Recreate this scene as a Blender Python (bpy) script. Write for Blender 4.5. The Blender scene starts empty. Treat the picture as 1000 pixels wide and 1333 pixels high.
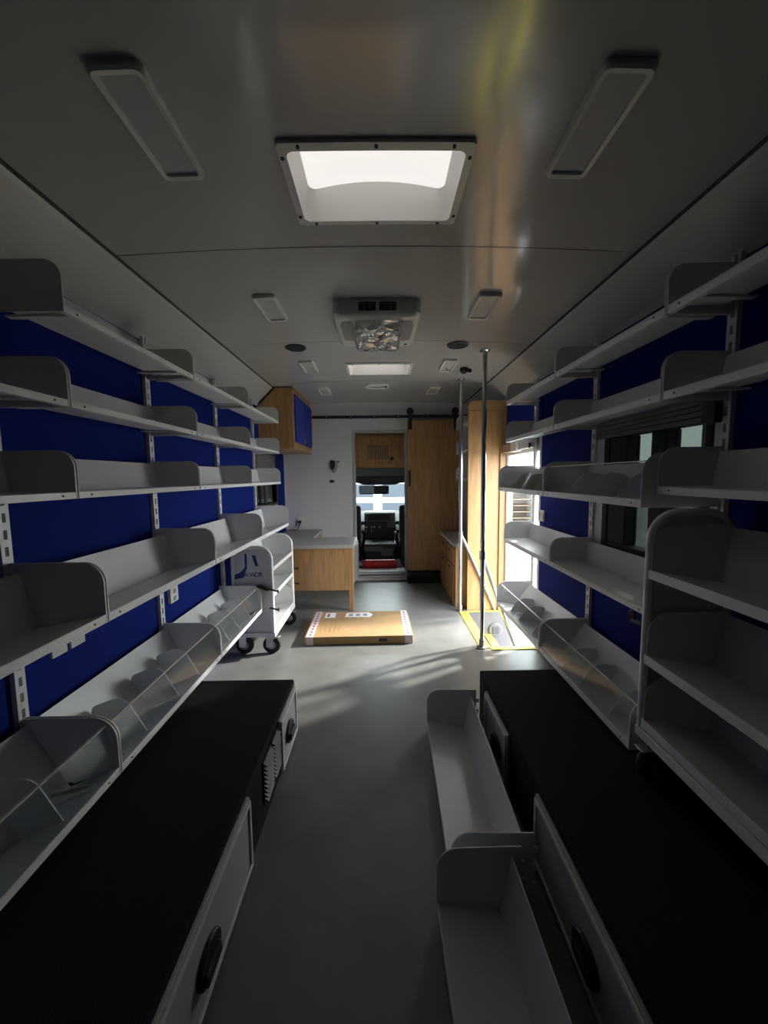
import bpy, math, random
from mathutils import Vector, Matrix
random.seed(7)
S = bpy.context.scene
COL = S.collection
R = math.radians

# ------------------------------------------------------------------ camera
def make_camera():
    ty, ya, ro = R(5.262), R(.482), R(-.681)
    cp, sp = math.cos(ty), math.sin(ty)
    fw = Vector((math.sin(ya)*cp, math.cos(ya)*cp, -sp))
    r0 = Vector((math.cos(ya), -math.sin(ya), 0)); u0 = r0.cross(fw)
    rt = r0*math.cos(ro) + u0*math.sin(ro); up = rt.cross(fw)
    cd = bpy.data.cameras.new('camera'); co = bpy.data.objects.new('camera', cd); COL.objects.link(co)
    cd.sensor_fit = 'HORIZONTAL'; cd.sensor_width = 36; cd.lens = 18; cd.clip_start = .01; cd.clip_end = 200
    co.matrix_world = Matrix(((rt.x, up.x, -fw.x, 0), (rt.y, up.y, -fw.y, 0), (rt.z, up.z, -fw.z, 1.233), (0, 0, 0, 1)))
    S.camera = co
make_camera()

# ------------------------------------------------------------------ world, exposure
W = bpy.data.worlds.new('daylight'); S.world = W; W.use_nodes = True
wb = W.node_tree.nodes['Background']
wb.inputs[0].default_value = (.95, .98, 1.0, 1); wb.inputs[1].default_value = 18.0
vs = S.view_settings
vs.view_transform = 'Standard'; vs.look = 'None'; vs.exposure = 0.0; vs.gamma = 1.0; vs.use_curve_mapping = False
SKYLIGHT = .80     # brightness of the frosted roof hatches
def portal(name, loc, rot, sx, sy):
    d = bpy.data.lights.new(name, 'AREA'); d.shape = 'RECTANGLE'; d.size = sx; d.size_y = sy
    d.cycles.is_portal = True
    o = bpy.data.objects.new(name, d); o.location = loc; o.rotation_euler = rot; COL.objects.link(o)
portal('daylight_portal_entry', (1.155, 3.055, .5), (0, R(90), 0), 1.8, .7)     # faces -x
portal('daylight_portal_windshield', (0, 6.42, 1.1), (R(-90), 0, 0), 2.0, .9)   # faces -y

# ------------------------------------------------------------------ materials
MATS = {}
def srgb(*c):
    return tuple(((v/255)/12.92 if v/255 <= .04045 else ((v/255+.055)/1.055)**2.4) for v in c)
def mat(name, col, rough=.5, metal=0., var=.0, vscale=20., bump=0., bscale=200., stretch=None, coat=0., spec=.5, emit=None, estr=0.):
    m = bpy.data.materials.new(name); m.use_nodes = True; MATS[name] = m
    nt = m.node_tree; p = nt.nodes['Principled BSDF']
    p.inputs['Base Color'].default_value = (*col, 1); p.inputs['Roughness'].default_value = rough
    p.inputs['Metallic'].default_value = metal; p.inputs['Coat Weight'].default_value = coat
    p.inputs['Specular IOR Level'].default_value = spec
    if emit: p.inputs['Emission Color'].default_value = (*emit, 1); p.inputs['Emission Strength'].default_value = estr
    if var or bump:
        tc = nt.nodes.new('ShaderNodeTexCoord'); mp = nt.nodes.new('ShaderNodeMapping')
        nt.links.new(tc.outputs['Object'], mp.inputs[0])
        if stretch: mp.inputs['Scale'].default_value = stretch
    if var:
        n = nt.nodes.new('ShaderNodeTexNoise'); n.inputs['Scale'].default_value = vscale; n.inputs['Detail'].default_value = 6
        nt.links.new(mp.outputs[0], n.inputs['Vector'])
        r = nt.nodes.new('ShaderNodeValToRGB')
        r.color_ramp.elements[0].position = .3; r.color_ramp.elements[1].position = .7
        r.color_ramp.elements[0].color = (*[c*(1-var) for c in col], 1)
        r.color_ramp.elements[1].color = (*[min(1, c*(1+var)) for c in col], 1)
        nt.links.new(n.outputs['Fac'], r.inputs[0]); nt.links.new(r.outputs[0], p.inputs['Base Color'])
    if bump:
        n2 = nt.nodes.new('ShaderNodeTexNoise'); n2.inputs['Scale'].default_value = bscale; n2.inputs['Detail'].default_value = 3
        nt.links.new(mp.outputs[0], n2.inputs['Vector'])
        b = nt.nodes.new('ShaderNodeBump'); b.inputs['Strength'].default_value = bump; b.inputs['Distance'].default_value = .01
        nt.links.new(n2.outputs['Fac'], b.inputs['Height']); nt.links.new(b.outputs[0], p.inputs['Normal'])
    return m
def wood(name, col, scale=(14, 14, 1.2)):
    m = bpy.data.materials.new(name); m.use_nodes = True; MATS[name] = m
    nt = m.node_tree; p = nt.nodes['Principled BSDF']; p.inputs['Roughness'].default_value = .42
    tc = nt.nodes.new('ShaderNodeTexCoord'); mp = nt.nodes.new('ShaderNodeMapping'); mp.inputs['Scale'].default_value = scale
    nt.links.new(tc.outputs['Object'], mp.inputs[0])
    n = nt.nodes.new('ShaderNodeTexNoise'); n.inputs['Scale'].default_value = 2.2; n.inputs['Detail'].default_value = 8; n.inputs['Distortion'].default_value = 1.2
    nt.links.new(mp.outputs[0], n.inputs['Vector'])
    mp2 = nt.nodes.new('ShaderNodeMapping'); mp2.inputs['Scale'].default_value = tuple(s*9 if s > 5 else s*3 for s in scale)
    nt.links.new(tc.outputs['Object'], mp2.inputs[0])
    n3 = nt.nodes.new('ShaderNodeTexNoise'); n3.inputs['Scale'].default_value = 2; nt.links.new(mp2.outputs[0], n3.inputs['Vector'])
    mx = nt.nodes.new('ShaderNodeMath'); mx.operation = 'MULTIPLY_ADD'; mx.inputs[1].default_value = .45
    nt.links.new(n3.outputs['Fac'], mx.inputs[0]); nt.links.new(n.outputs['Fac'], mx.inputs[2])
    r = nt.nodes.new('ShaderNodeValToRGB'); e = r.color_ramp.elements
    e[0].position = .42; e[1].position = 1.0
    e[0].color = (*[c*.62 for c in col], 1); e[1].color = (*[c*1.18 for c in col], 1)
    nt.links.new(mx.outputs[0], r.inputs[0]); nt.links.new(r.outputs[0], p.inputs['Base Color'])
    return m
def clear(name, tint, gloss=.06, rough=.05):
    m = bpy.data.materials.new(name); m.use_nodes = True; MATS[name] = m
    nt = m.node_tree; nt.nodes.remove(nt.nodes['Principled BSDF']); out = nt.nodes['Material Output']
    t = nt.nodes.new('ShaderNodeBsdfTransparent'); t.inputs[0].default_value = (*tint, 1)
    g = nt.nodes.new('ShaderNodeBsdfGlossy'); g.inputs['Roughness'].default_value = rough
    lw = nt.nodes.new('ShaderNodeLayerWeight'); lw.inputs['Blend'].default_value = .5
    pw = nt.nodes.new('ShaderNodeMath'); pw.operation = 'POWER'; pw.inputs[1].default_value = 4
    nt.links.new(lw.outputs['Facing'], pw.inputs[0])
    ad = nt.nodes.new('ShaderNodeMath'); ad.operation = 'MULTIPLY_ADD'; ad.inputs[1].default_value = .5; ad.inputs[2].default_value = gloss; ad.use_clamp = True
    nt.links.new(pw.outputs[0], ad.inputs[0])
    mx = nt.nodes.new('ShaderNodeMixShader'); nt.links.new(ad.outputs[0], mx.inputs[0])
    nt.links.new(t.outputs[0], mx.inputs[1]); nt.links.new(g.outputs[0], mx.inputs[2]); nt.links.new(mx.outputs[0], out.inputs[0])
    return m
mat('shelf_white', (.73, .735, .74), .34, bump=.02, bscale=700)
mat('shelf_lip', (.82, .825, .83), .3)
mat('rivet', (.12, .12, .12), .5)
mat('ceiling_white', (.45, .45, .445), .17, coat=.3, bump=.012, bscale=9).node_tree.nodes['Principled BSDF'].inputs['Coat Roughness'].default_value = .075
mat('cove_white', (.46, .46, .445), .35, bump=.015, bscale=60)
mat('seam_dark', (.06, .06, .06), .8)
mat('trim_grey', (.5, .5, .5), .35)
mat('wall_white', (.70, .70, .71), .5, bump=.01, bscale=80)
mat('blue_fabric', (.004, .016, .17), .9, var=.12, vscale=300, bump=.15, bscale=600, spec=.15)
mat('blue_door', (.010, .030, .32), .55)
mat('floor_vinyl', (.165, .169, .163), .38, var=.13, vscale=6, bump=.02, bscale=120)
mat('carpet_black', (.026, .025, .027), .97, var=.35, vscale=400, bump=.4, bscale=500, spec=.1)
mat('access_white', (.45, .46, .45), .4)
mat('black_plastic', (.012, .012, .013), .45)
mat('black_metal', (.014, .014, .015), .5)
mat('rubber', (.02, .02, .02), .8)
mat('steel', (.62, .62, .62), .22, metal=1)
mat('zinc', (.5, .5, .5), .35, metal=1)
mat('laminate_grey', (.42, .42, .41), .35, var=.08, vscale=80)
mat('yellow_nosing', (.72, .62, .07), .6, bump=.1, bscale=300)
mat('plastic_white', (.7, .7, .68), .35)
mat('liner_white', (.86, .84, .82), .5)
mat('tread_dimmed', (.075, .076, .08), .7)  # base colour lowered to hold down the glare from the side door
mat('stepwell_grey', (.13, .13, .135), .6)  # also darkened against the strong door light
mat('plastic_grey', (.28, .28, .27), .55)
mat('lens_white', (.5, .5, .52), .25)
mat('skylight_glow', (.8, .78, .76), .6, emit=(1.0, .95, .92), estr=SKYLIGHT)
mat('cardboard', (.42, .27, .13), .8, var=.06, vscale=15)
mat('tape_pink', (.72, .60, .62), .4)
mat('tape_print', (.22, .12, .18), .5)
mat('paper_white', (.9, .9, .9), .6)
mat('ink', (.03, .03, .03), .6)
mat('red_paint', (.45, .015, .02), .3)
mat('dash_black', (.035, .036, .039), .5)
mat('dash_grey', (.15, .15, .16), .45)
mat('cab_grey', (.10, .10, .10), .7)
mat('seat_black', (.012, .012, .013), .85)
mat('bluegrey', (.45, .58, .72), .3)
mat('concrete', (.22, .22, .21), .85, var=.1, vscale=2)
mat('tan_paint', (.16, .10, .065), .6)
mat('tan_box', (.40, .29, .19), .6)
mat('garage_white', (.75, .77, .8), .6)
mat('garage_blue', (.035, .045, .06), .6)
mat('decal_blue', (.012, .03, .22), .5)
mat('blind_grey', (.14, .15, .14), .8)
mat('olive', (.08, .085, .06), .7)
wood('oak', (.46, .265, .115)); wood('oak_dark', (.40, .22, .09)); wood('oak_horizontal', (.46, .265, .115), (1.2, 14, 14))
clear('acrylic', (.93, .95, .95), .015, .08)
clear('tinted_glass', (.11, .125, .116), .04, .02)
clear('windshield_glass', (.85, .9, .9), .01, .02)
clear('plastic_film', (.85, .85, .85), .55, .05)

# ------------------------------------------------------------------ mesh builder
ORG = {}
class MB:
    def __init__(s): s.v = []; s.f = []
    def add(s, vs, fs):
        n = len(s.v); s.v += [tuple(p) for p in vs]; s.f += [tuple(i+n for i in f) for f in fs]; return s
    def box(s, x0, x1, y0, y1, z0, z1, M=None):
        vs = [Vector((x, y, z)) for z in (z0, z1) for y in (y0, y1) for x in (x0, x1)]
        if M: vs = [M @ p for p in vs]
        return s.add(vs, [(0, 2, 3, 1), (4, 5, 7, 6), (0, 1, 5, 4), (2, 6, 7, 3), (0, 4, 6, 2), (1, 3, 7, 5)])
    def prism(s, pts, axis, a, b):
        """polygon pts (2d) extruded along axis from a to b. axis x: pts=(y,z); y: (x,z); z: (x,y)"""
        def P(p, t):
            return {'x': (t, p[0], p[1]), 'y': (p[0], t, p[1]), 'z': (p[0], p[1], t)}[axis]
        n = len(pts); vs = [P(p, a) for p in pts] + [P(p, b) for p in pts]
        ar = sum(pts[i][0]*pts[(i+1) % n][1]-pts[(i+1) % n][0]*pts[i][1] for i in range(n))
        fl = (ar > 0) ^ (axis == 'y') ^ (a > b)
        fs = [tuple(range(n))[::-1], tuple(range(n, 2*n))] + [(i, (i+1) % n, n+(i+1) % n, n+i) for i in range(n)]
        if not fl: fs = [f[::-1] for f in fs]
        return s.add(vs, fs)
    def tube(s, path, r, n=10, caps=True):
        path = [Vector(p) for p in path]; vs = []; fs = []; prev = None
        for i, p in enumerate(path):
            a = path[max(0, i-1)]; b = path[min(len(path)-1, i+1)]; t = (b-a).normalized()
            if prev is None:
                h = Vector((0, 0, 1)) if abs(t.z) < .9 else Vector((1, 0, 0)); u = t.cross(h).normalized()
            else:
                u = (prev - t*prev.dot(t)).normalized()
            prev = u; w = t.cross(u); rr = r[i] if isinstance(r, (list, tuple)) else r
            for k in range(n):
                an = 2*math.pi*k/n; vs.append(p + (u*math.cos(an)+w*math.sin(an))*rr)
        for i in range(len(path)-1):
            for k in range(n):
                fs.append((i*n+k, i*n+(k+1) % n, (i+1)*n+(k+1) % n, (i+1)*n+k))
        if caps:
            fs.append(tuple(range(n))[::-1]); fs.append(tuple(range((len(path)-1)*n, len(path)*n)))
        return s.add(vs, fs)
    def cyl(s, c, d, r, n=16):
        c = Vector(c); return s.tube([c, c+Vector(d)], r, n)
    def lathe(s, prof, c=(0, 0, 0), axis='z', n=24):
        vs = []; fs = []; c = Vector(c)
        for (r, h) in prof:
            for k in range(n):
                a = 2*math.pi*k/n; x, y = r*math.cos(a), r*math.sin(a)
                vs.append(c + Vector({'z': (x, y, h), 'x': (h, x, y), 'y': (y, h, x)}[axis]))
        m = len(prof)
        for i in range(m-1):
            for k in range(n):
                fs.append((i*n+k, i*n+(k+1) % n, (i+1)*n+(k+1) % n, (i+1)*n+k))
        fs.append(tuple(range(n))[::-1]); fs.append(tuple(range((m-1)*n, m*n)))
        return s.add(vs, fs)
    def build(s, name, m, parent=None, bevel=0, smooth=False):
        o0 = ORG.get(parent.name, Vector()) if parent else Vector()
        me = bpy.data.meshes.new(name)
        me.from_pydata([tuple(Vector(p)-o0) for p in s.v], [], s.f); me.update()
        me.materials.append(MATS[m])
        o = bpy.data.objects.new(name, me); COL.objects.link(o)
        if parent: o.parent = parent; ORG[o.name] = o0
        if smooth:
            for p in me.polygons: p.use_smooth = True
            me.set_sharp_from_angle(angle=R(40))
        if bevel:
            b = o.modifiers.new('bevel', 'BEVEL'); b.width = bevel; b.segments = 2; b.limit_method = 'ANGLE'
        return o
def B(*a): return MB().box(*a)
def tag(o, label, cat, group=None):
    o['label'] = label; o['category'] = cat
    if group: o['group'] = group
    return o
def struct(o, label=None):
    o['kind'] = 'structure'
    if label: o['label'] = label
    return o
def thing(name, label, cat, loc=(0, 0, 0), group=None):
    o = bpy.data.objects.new(name, None); COL.objects.link(o); o.location = loc; o.empty_display_size = .05
    ORG[o.name] = Vector(loc)
    return tag(o, label, cat, group)
def copy_tree(o, parent=None):
    c = o.copy(); COL.objects.link(c)
    if parent: c.parent = parent
    for ch in [k for k in bpy.data.objects if k.parent == o]: copy_tree(ch, c)
    return c
def ring(x0, x1, y0, y1, r, n=5, k=10):
    """rounded rectangle whose long x edges are subdivided"""
    t = [(x1-r-(x1-x0-2*r)*i/k, y1) for i in range(1, k)]; b = [(x0+r+(x1-x0-2*r)*i/k, y0) for i in range(1, k)]
    return arc(x1-r, y1-r, r, 0, 90, n)+t+arc(x0+r, y1-r, r, 90, 180, n)+arc(x0+r, y0+r, r, 180, 270, n)+b+arc(x1-r, y0+r, r, 270, 360, n)
def arc(cx, cz, r, a0, a1, n=8):
    return [(cx+r*math.cos(R(a0+(a1-a0)*i/n)), cz+r*math.sin(R(a0+(a1-a0)*i/n))) for i in range(n+1)]
def rrect(x0, x1, y0, y1, r, n=5):
    return arc(x1-r, y1-r, r, 0, 90, n)+arc(x0+r, y1-r, r, 90, 180, n)+arc(x0+r, y0+r, r, 180, 270, n)+arc(x1-r, y0+r, r, 270, 360, n)
def text_mesh(name, body, size, m, parent, M, depth=.0006):
    cu = bpy.data.curves.new(name, 'FONT'); cu.body = body; cu.size = size; cu.extrude = depth; cu.align_x = 'LEFT'
    t = bpy.data.objects.new(name+'_t', cu); COL.objects.link(t)
    dg = bpy.context.evaluated_depsgraph_get(); me = bpy.data.meshes.new_from_object(t.evaluated_get(dg))
    bpy.data.objects.remove(t); me.transform(M); me.materials.clear(); me.materials.append(MATS[m]); me.name = name
    o = bpy.data.objects.new(name, me); COL.objects.link(o); o.parent = parent
    return o

# ------------------------------------------------------------------ structure dims
XW = 1.125; YB = 4.50; YR = -1.6; ZC = 2.055; XC = .965
BL = [1.124+.76*i for i in range(-1, 4)]     # shelf bays on the desk-side wall
BR = [1.234+.76*i for i in range(-1, 3)]     # shelf bays on the entry-door wall
def zc(x): return ZC+.028*max(0, 1-(x/XC)**2)

# floor with the stepwell cut out
fl = MB()
SX, SY0, SY1 = .70, 2.64, 3.38
fl.box(-XW, SX, YR, YB, -.06, 0); fl.box(SX, XW, YR, SY0, -.06, 0); fl.box(SX, XW, SY1, YB, -.06, 0)
FLOOR = struct(fl.build('floor', 'floor_vinyl'))
# stepwell: treads and side walls
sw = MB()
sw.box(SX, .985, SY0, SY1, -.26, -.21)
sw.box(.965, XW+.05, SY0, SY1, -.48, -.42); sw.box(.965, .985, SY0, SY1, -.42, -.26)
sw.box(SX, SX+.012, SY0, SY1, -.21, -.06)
sw.build('stepwell_tread', 'tread_dimmed', FLOOR)
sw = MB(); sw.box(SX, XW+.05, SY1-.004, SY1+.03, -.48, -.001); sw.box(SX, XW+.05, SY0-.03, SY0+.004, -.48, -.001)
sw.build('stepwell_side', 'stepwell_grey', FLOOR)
B(SX, SX+.075, SY0, SY1, -.004, .006).build('step_nosing', 'yellow_nosing', FLOOR, .002)
B(.925, .99, SY0+.005, SY1-.005, -.212, -.204).build('step_nosing', 'yellow_nosing', FLOOR, .002)
B(SX+.075, XW-.01, SY0-.03, SY0+.015, 0, .006).build('step_nosing', 'yellow_nosing', FLOOR, .002)
B(SX+.075, XW-.01, SY1-.008, SY1+.02, 0, .006).build('step_nosing', 'yellow_nosing', FLOOR, .002)
# round step lamp in the stepwell side
sl = thing('step_lamp', 'round grey step lamp set in the white stepwell side wall', 'lamp', (1.03, SY1, -.165))
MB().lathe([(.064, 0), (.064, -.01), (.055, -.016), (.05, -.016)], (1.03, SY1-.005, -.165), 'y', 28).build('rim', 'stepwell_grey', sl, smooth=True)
B(1.0, 1.06, SY1-.026, SY1-.02, -.2, -.13).build('lens', 'tread_dimmed', sl, .004)

# ceiling: crowned panels with gaps, coves, crease trims
xs = [-.96, -.86, -.75, -.62, -.5, -.36, -.235, -.12, 0, .12, .235, .36, .5, .62, .75, .86, .96]
SKY = [(1.072, 1.345), (2.975, 3.255)]
CEIL = None
def ceil_panel(y0, y1):
    m = MB(); ys = sorted({y0, y1, *[q for s in SKY for q in s if y0 < q < y1]})
    ix = {}
    for y in ys:
        for x in xs: ix[(x, y)] = len(m.v); m.v.append((x, y, zc(x)))
    for j in range(len(ys)-1):
        for i in range(len(xs)-1):
            cx, cy = (xs[i]+xs[i+1])/2, (ys[j]+ys[j+1])/2
            if abs(cx) < .235 and any(a < cy < b for a, b in SKY): continue
            m.f.append((ix[(xs[i], ys[j])], ix[(xs[i], ys[j+1])], ix[(xs[i+1], ys[j+1])], ix[(xs[i+1], ys[j])]))
    return m
rf = MB(); rf.box(-XW-.05, XW+.05, YR, YB, 2.42, 2.46)
CEIL = struct(rf.build('ceiling', 'seam_dark'))
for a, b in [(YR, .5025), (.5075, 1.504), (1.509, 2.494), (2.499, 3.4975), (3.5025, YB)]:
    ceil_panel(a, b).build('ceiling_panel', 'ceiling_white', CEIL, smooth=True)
bk = MB()   # dark backing above the seams so that no light leaks
for sy in (.505, 1.5065, 2.4965, 3.5): bk.box(-XC, XC, sy-.02, sy+.02, ZC+.034, ZC+.04)
bk.build('seam_backing', 'seam_dark', CEIL)
for sg in (-1, 1):
    p = [(sg*.968, ZC), (sg*XW, 1.905), (sg*(XW+.03), 1.905), (sg*.98, ZC+.03)]
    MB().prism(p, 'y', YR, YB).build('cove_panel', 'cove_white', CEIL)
    p = [(sg*.9605, ZC-.004), (sg*.967, ZC-.009), (sg*.970, ZC), (sg*.9605, ZC+.004)]
    MB().prism(p, 'y', YR, YB).build('crease_gasket', 'seam_dark', CEIL)
    p = [(sg*.9675, ZC-.003), (sg*.980, ZC-.017), (sg*.984, ZC-.012), (sg*.970, ZC+.006)]
    MB().prism(p, 'y', YR, YB).build('crease_trim', 'trim_grey', CEIL)
    p = [(sg*(XW-.012), 1.918), (sg*(XW+.01), 1.918), (sg*(XW+.01), 1.885), (sg*(XW-.012), 1.885)]
    MB().prism(p, 'y', YR, YB).build('cove_trim', 'trim_grey', CEIL)

# side walls
wl = MB()      # window opening y 3.50-4.15, z .98-1.47
wl.box(-XW-.05, -XW, YR, 3.50, -.06, 2.43); wl.box(-XW-.05, -XW, 4.15, YB, -.06, 2.43)
wl.box(-XW-.05, -XW, 3.50, 4.15, -.06, .98); wl.box(-XW-.05, -XW, 3.50, 4.15, 1.47, 2.43)
WL = struct(wl.build('wall_left', 'wall_white'))
wr = MB()      # window y 1.30-1.90 z .87-1.42 ; entry door y 2.70-3.39 z -.45-1.42
wr.box(XW, XW+.05, YR, 1.30, -.06, 2.43); wr.box(XW, XW+.05, 1.90, 2.70, -.5, 2.43); wr.box(XW, XW+.05, 3.47, YB, -.5, 2.43)
wr.box(XW, XW+.05, 1.30, 1.90, -.06, .87); wr.box(XW, XW+.05, 1.30, 1.90, 1.42, 2.43); wr.box(XW, XW+.05, 2.70, 3.47, 1.42, 2.43)
WR = struct(wr.build('wall_right', 'wall_white'))
WBK = struct(B(-XW-.05, XW+.05, YR-.05, YR, -.06, 2.46).build('wall_back', 'cab_grey'))
# blue fabric panels
def panel_l(y0, y1, z0, z1): B(-XW, -XW+.009, y0, y1, z0, z1).build('fabric_panel', 'blue_fabric', WL)
def panel_r(y0, y1, z0, z1): B(XW-.009, XW, y0, y1, z0, z1).build('fabric_panel', 'blue_fabric', WR)
yy = [YR+.01]+BL
for a, b in zip(yy[:-1], yy[1:]): panel_l(a+.003, b-.003, .02, 1.755)
panel_l(3.41, 4.19, 1.53, 1.885); panel_l(3.41, 4.19, .3, .93); panel_l(4.2, YB-.012, .3, 1.885)
B(-XW, -XW+.012, YB-.012, YB, 0, 1.885).build('corner_trim', 'plastic_white', WL)
panel_r(YR+.01, BR[0]-.003, .02, 1.885); panel_r(BR[0]+.003, BR[1]-.003, .02, 1.885)
panel_r(BR[1]+.003, BR[2]-.003, 1.5, 1.885); panel_r(BR[1]+.003, BR[2]-.003, .02, .80)
panel_r(BR[2]+.003, 2.665, .02, 1.885); panel_r(2.68, 3.41, 1.50, 1.885)
# slotted uprights
def upright(wall, sg, y, z0=.29, z1=1.9):
    w = .034; x0 = sg*(XW-.009); x1 = sg*1.100
    m = MB(); m.box(min(x0, x1), max(x0, x1), y-w/2, y-.006, z0, z1); m.box(min(x0, x1), max(x0, x1), y+.006, y+w/2, z0, z1)
    z = z0
    while z < z1-.02:
        m.box(min(x0, x1), max(x0, x1), y-.006, y+.006, z, min(z+.022, z1)); z += .05
    u = m.build('slotted_upright', 'shelf_white', wall)
    B(min(x0, x0+sg*-.002), max(x0, x0+sg*-.002), y-.006, y+.006, z0, z1).build('slot_shade', 'rubber', u)  # dark strip stands in for the shade inside the slots
for y in BL: upright(WL, -1, y)
for y in BR: upright(WR, 1, y)

# front bulkhead with the cab doorway
DX0, DX1, DZ0, DZ1 = -.288, .283, .055, 1.735
wf = MB()
wf.box(-XW-.05, DX0, YB, YB+.05, -.06, 2.46); wf.box(DX1, XW+.05, YB, YB+.05, -.06, 2.46)
wf.box(DX0, DX1, YB, YB+.05, -.06, DZ0); wf.box(DX0, DX1, YB, YB+.05, DZ1, 2.46)
WF = struct(wf.build('wall_front', 'wall_white'))
d1 = MB()
d1.box(DX0-.03, DX0, YB-.012, YB+.07, .03, DZ1+.03); d1.box(DX1, DX1+.03, YB-.012, YB+.07, .03, DZ1+.03)
d1.box(DX0, DX1, YB-.012, YB+.07, DZ1, DZ1+.03); d1.box(DX0, DX1, YB-.012, YB+.07, .03, DZ0)
struct(d1.build('door_1', 'trim_grey', bevel=.004))

# windows -----------------------------------------------------------
w1 = struct(MB().box(-XW-.045, -XW+.012, 3.47, 3.50, .95, 1.50).box(-XW-.045, -XW+.012, 4.15, 4.18, .95, 1.50).box(-XW-.045, -XW+.012, 3.50, 4.15, .95, .98).box(-XW-.045, -XW+.012, 3.50, 4.15, 1.47, 1.50).build('window_1', 'black_plastic', bevel=.003))
for a, b in ((3.50, 3.66), (3.70, 3.84), (3.88, 4.15)): B(-XW-.03, -XW-.026, a, b, .98, 1.47).build('pane', 'tinted_glass', w1)
B(-XW-.035, -XW-.015, 3.66, 3.70, .98, 1.47).build('mullion', 'black_plastic', w1)
B(-XW-.035, -XW-.015, 3.84, 3.88, .98, 1.47).build('mullion', 'olive', w1)
for k in range(9): B(-XW-.012, -XW+.004, 3.51, 4.14, 1.455-.018*k-.007, 1.455-.018*k+.007).build('blind_slat', 'blind_grey', w1)
sr = MB()   # white surround of the side window
sr.box(XW-.012, XW, 1.252, 1.31, .80, 1.5).box(XW-.012, XW, 1.89, 1.977, .80, 1.5).box(XW-.012, XW, 1.31, 1.89, .80, .875).box(XW-.012, XW, 1.31, 1.89, 1.41, 1.5)
w2 = struct(sr.build('window_2', 'wall_white'))
f2 = MB(); f2.box(XW-.02, XW+.045, 1.285, 1.315, .855, 1.435); f2.box(XW-.02, XW+.045, 1.86, 1.905, .855, 1.435)
f2.box(XW-.02, XW+.045, 1.315, 1.86, .855, .905); f2.box(XW-.02, XW+.045, 1.315, 1.86, 1.405, 1.435); f2.box(XW-.02, XW+.045, 1.495, 1.575, .905, 1.405); f2.box(XW-.016, XW+.045, 1.73, 1.86, .905, 1.405)
f2.build('window_frame', 'rubber', w2, .006)
B(XW+.02, XW+.025, 1.315, 1.495, .905, 1.405).build('pane', 'tinted_glass', w2); B(XW+.028, XW+.033, 1.575, 1.73, .905, 1.405).build('pane', 'tinted_glass', w2)
for k in range(4): B(XW-.045, XW-.02, 1.27, 1.93, 1.478-.019*k-.017, 1.478-.019*k).build('shade_fold', 'blind_grey', w2, .003)
B(XW-.05, XW-.018, 1.245, 1.30, 1.395, 1.485).build('shade_end_cap', 'black_plastic', w2, .004)

# side entry door: jambs, open leaf, header
d2 = MB(); d2.box(XW-.012, XW+.0, 3.385, 3.425, -.45, 1.44); d2.box(XW, XW+.012, 3.41, 3.47, -.45, 1.42); d2.box(XW-.012, XW+.07, 2.665, 2.70, -.45, 1.44); d2.box(XW-.005, XW+.07, 2.70, 3.385, 1.40, 1.44)
D2 = struct(d2.build('door_2', 'plastic_white', bevel=.004))
B(XW-.004, XW+.0, 3.374, 3.385, -.1, 1.40).build('door_seal', 'bluegrey', D2)
lf = MB(); lf.box(1.14, 1.74, 3.43, 3.465, -.42, .35); lf.box(1.14, 1.185, 3.43, 3.465, .35, 1.38); lf.box(1.69, 1.74, 3.43, 3.465, .35, 1.38); lf.box(1.185, 1.69, 3.43, 3.465, 1.3, 1.38)
LF = lf.build('door_leaf', 'plastic_white', D2, .006)
B(1.185, 1.69, 3.445, 3.45, .35, 1.3).build('leaf_pane', 'windshield_glass', LF)
for k in range(10): B(1.150, 1.172, 3.424, 3.431, -.3+.16*k, -.22+.16*k).build('hinge_slot', 'bluegrey', LF, .002)
hd = thing('door_operator', 'tan header box with white bracket above the open side door', 'door closer', (XW-.03, 3.1, 1.44))
B(XW-.05, XW-.012, 3.16, 3.40, 1.425, 1.495).build('box', 'tan_box', hd, .003); B(XW-.06, XW-.012, 3.03, 3.16, 1.42, 1.498).build('bracket', 'plastic_white', hd, .003)
B(XW-.045, XW-.012, 2.75, 3.03, 1.43, 1.49).build('arm_cover', 'laminate_grey', hd, .003)
MB().tube([(XW-.05, 2.77, 1.50), (XW-.06, 2.765, 1.475), (XW-.05, 2.78, 1.45), (XW-.06, 2.76, 1.43)], .008, 8).build('cable', 'black_plastic', hd, smooth=True)


# ================================================================== benches
def latch(m_parent, x, y, z, sg):
    """black oval paddle latch on a face looking along sg*x"""
    pts = [(y+.055*math.cos(2*math.pi*k/20), z+.045*math.sin(2*math.pi*k/20)) for k in range(20)]
    h = MB().prism(pts, 'x', x, x+sg*.012).build('latch', 'black_plastic', m_parent, .003)
    B(min(x+sg*.008, x+sg*.024), max(x+sg*.008, x+sg*.024), y-.045, y+.03, z-.016, z+.014).build('latch_paddle', 'black_plastic', h, .004)
def access_door(par, x, sg, y0, y1, z0, z1, ly, lz):
    a, b = sorted((x, x+sg*.012))
    d = B(a, b, y0, y1, z0, z1).build('access_door', 'access_white', par, .003)
    x2 = x+sg*.012; a, b = sorted((x2, x2+sg*.006)); t = .014
    m = MB(); m.box(a, b, y0+.006, y1-.006, z1-t-.006, z1-.006); m.box(a, b, y0+.006, y1-.006, z0+.006, z0+t+.006)
    m.box(a, b, y0+.006, y0+.006+t, z0+t+.006, z1-t-.006); m.box(a, b, y1-.006-t, y1-.006, z0+t+.006, z1-t-.006)
    m.build('door_rim', 'plastic_white', d, .002)
    latch(d, x2, ly, lz, sg)
ZB = .262
bl = thing('storage_bench', 'black carpeted storage bench under the desk-side shelves, with louvred vents', 'bench', (-.78, .2, 0))
B(-XW+.012, -.43, YR+.005, 1.785, 0, ZB).build('body', 'carpet_black', bl, .008)
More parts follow.
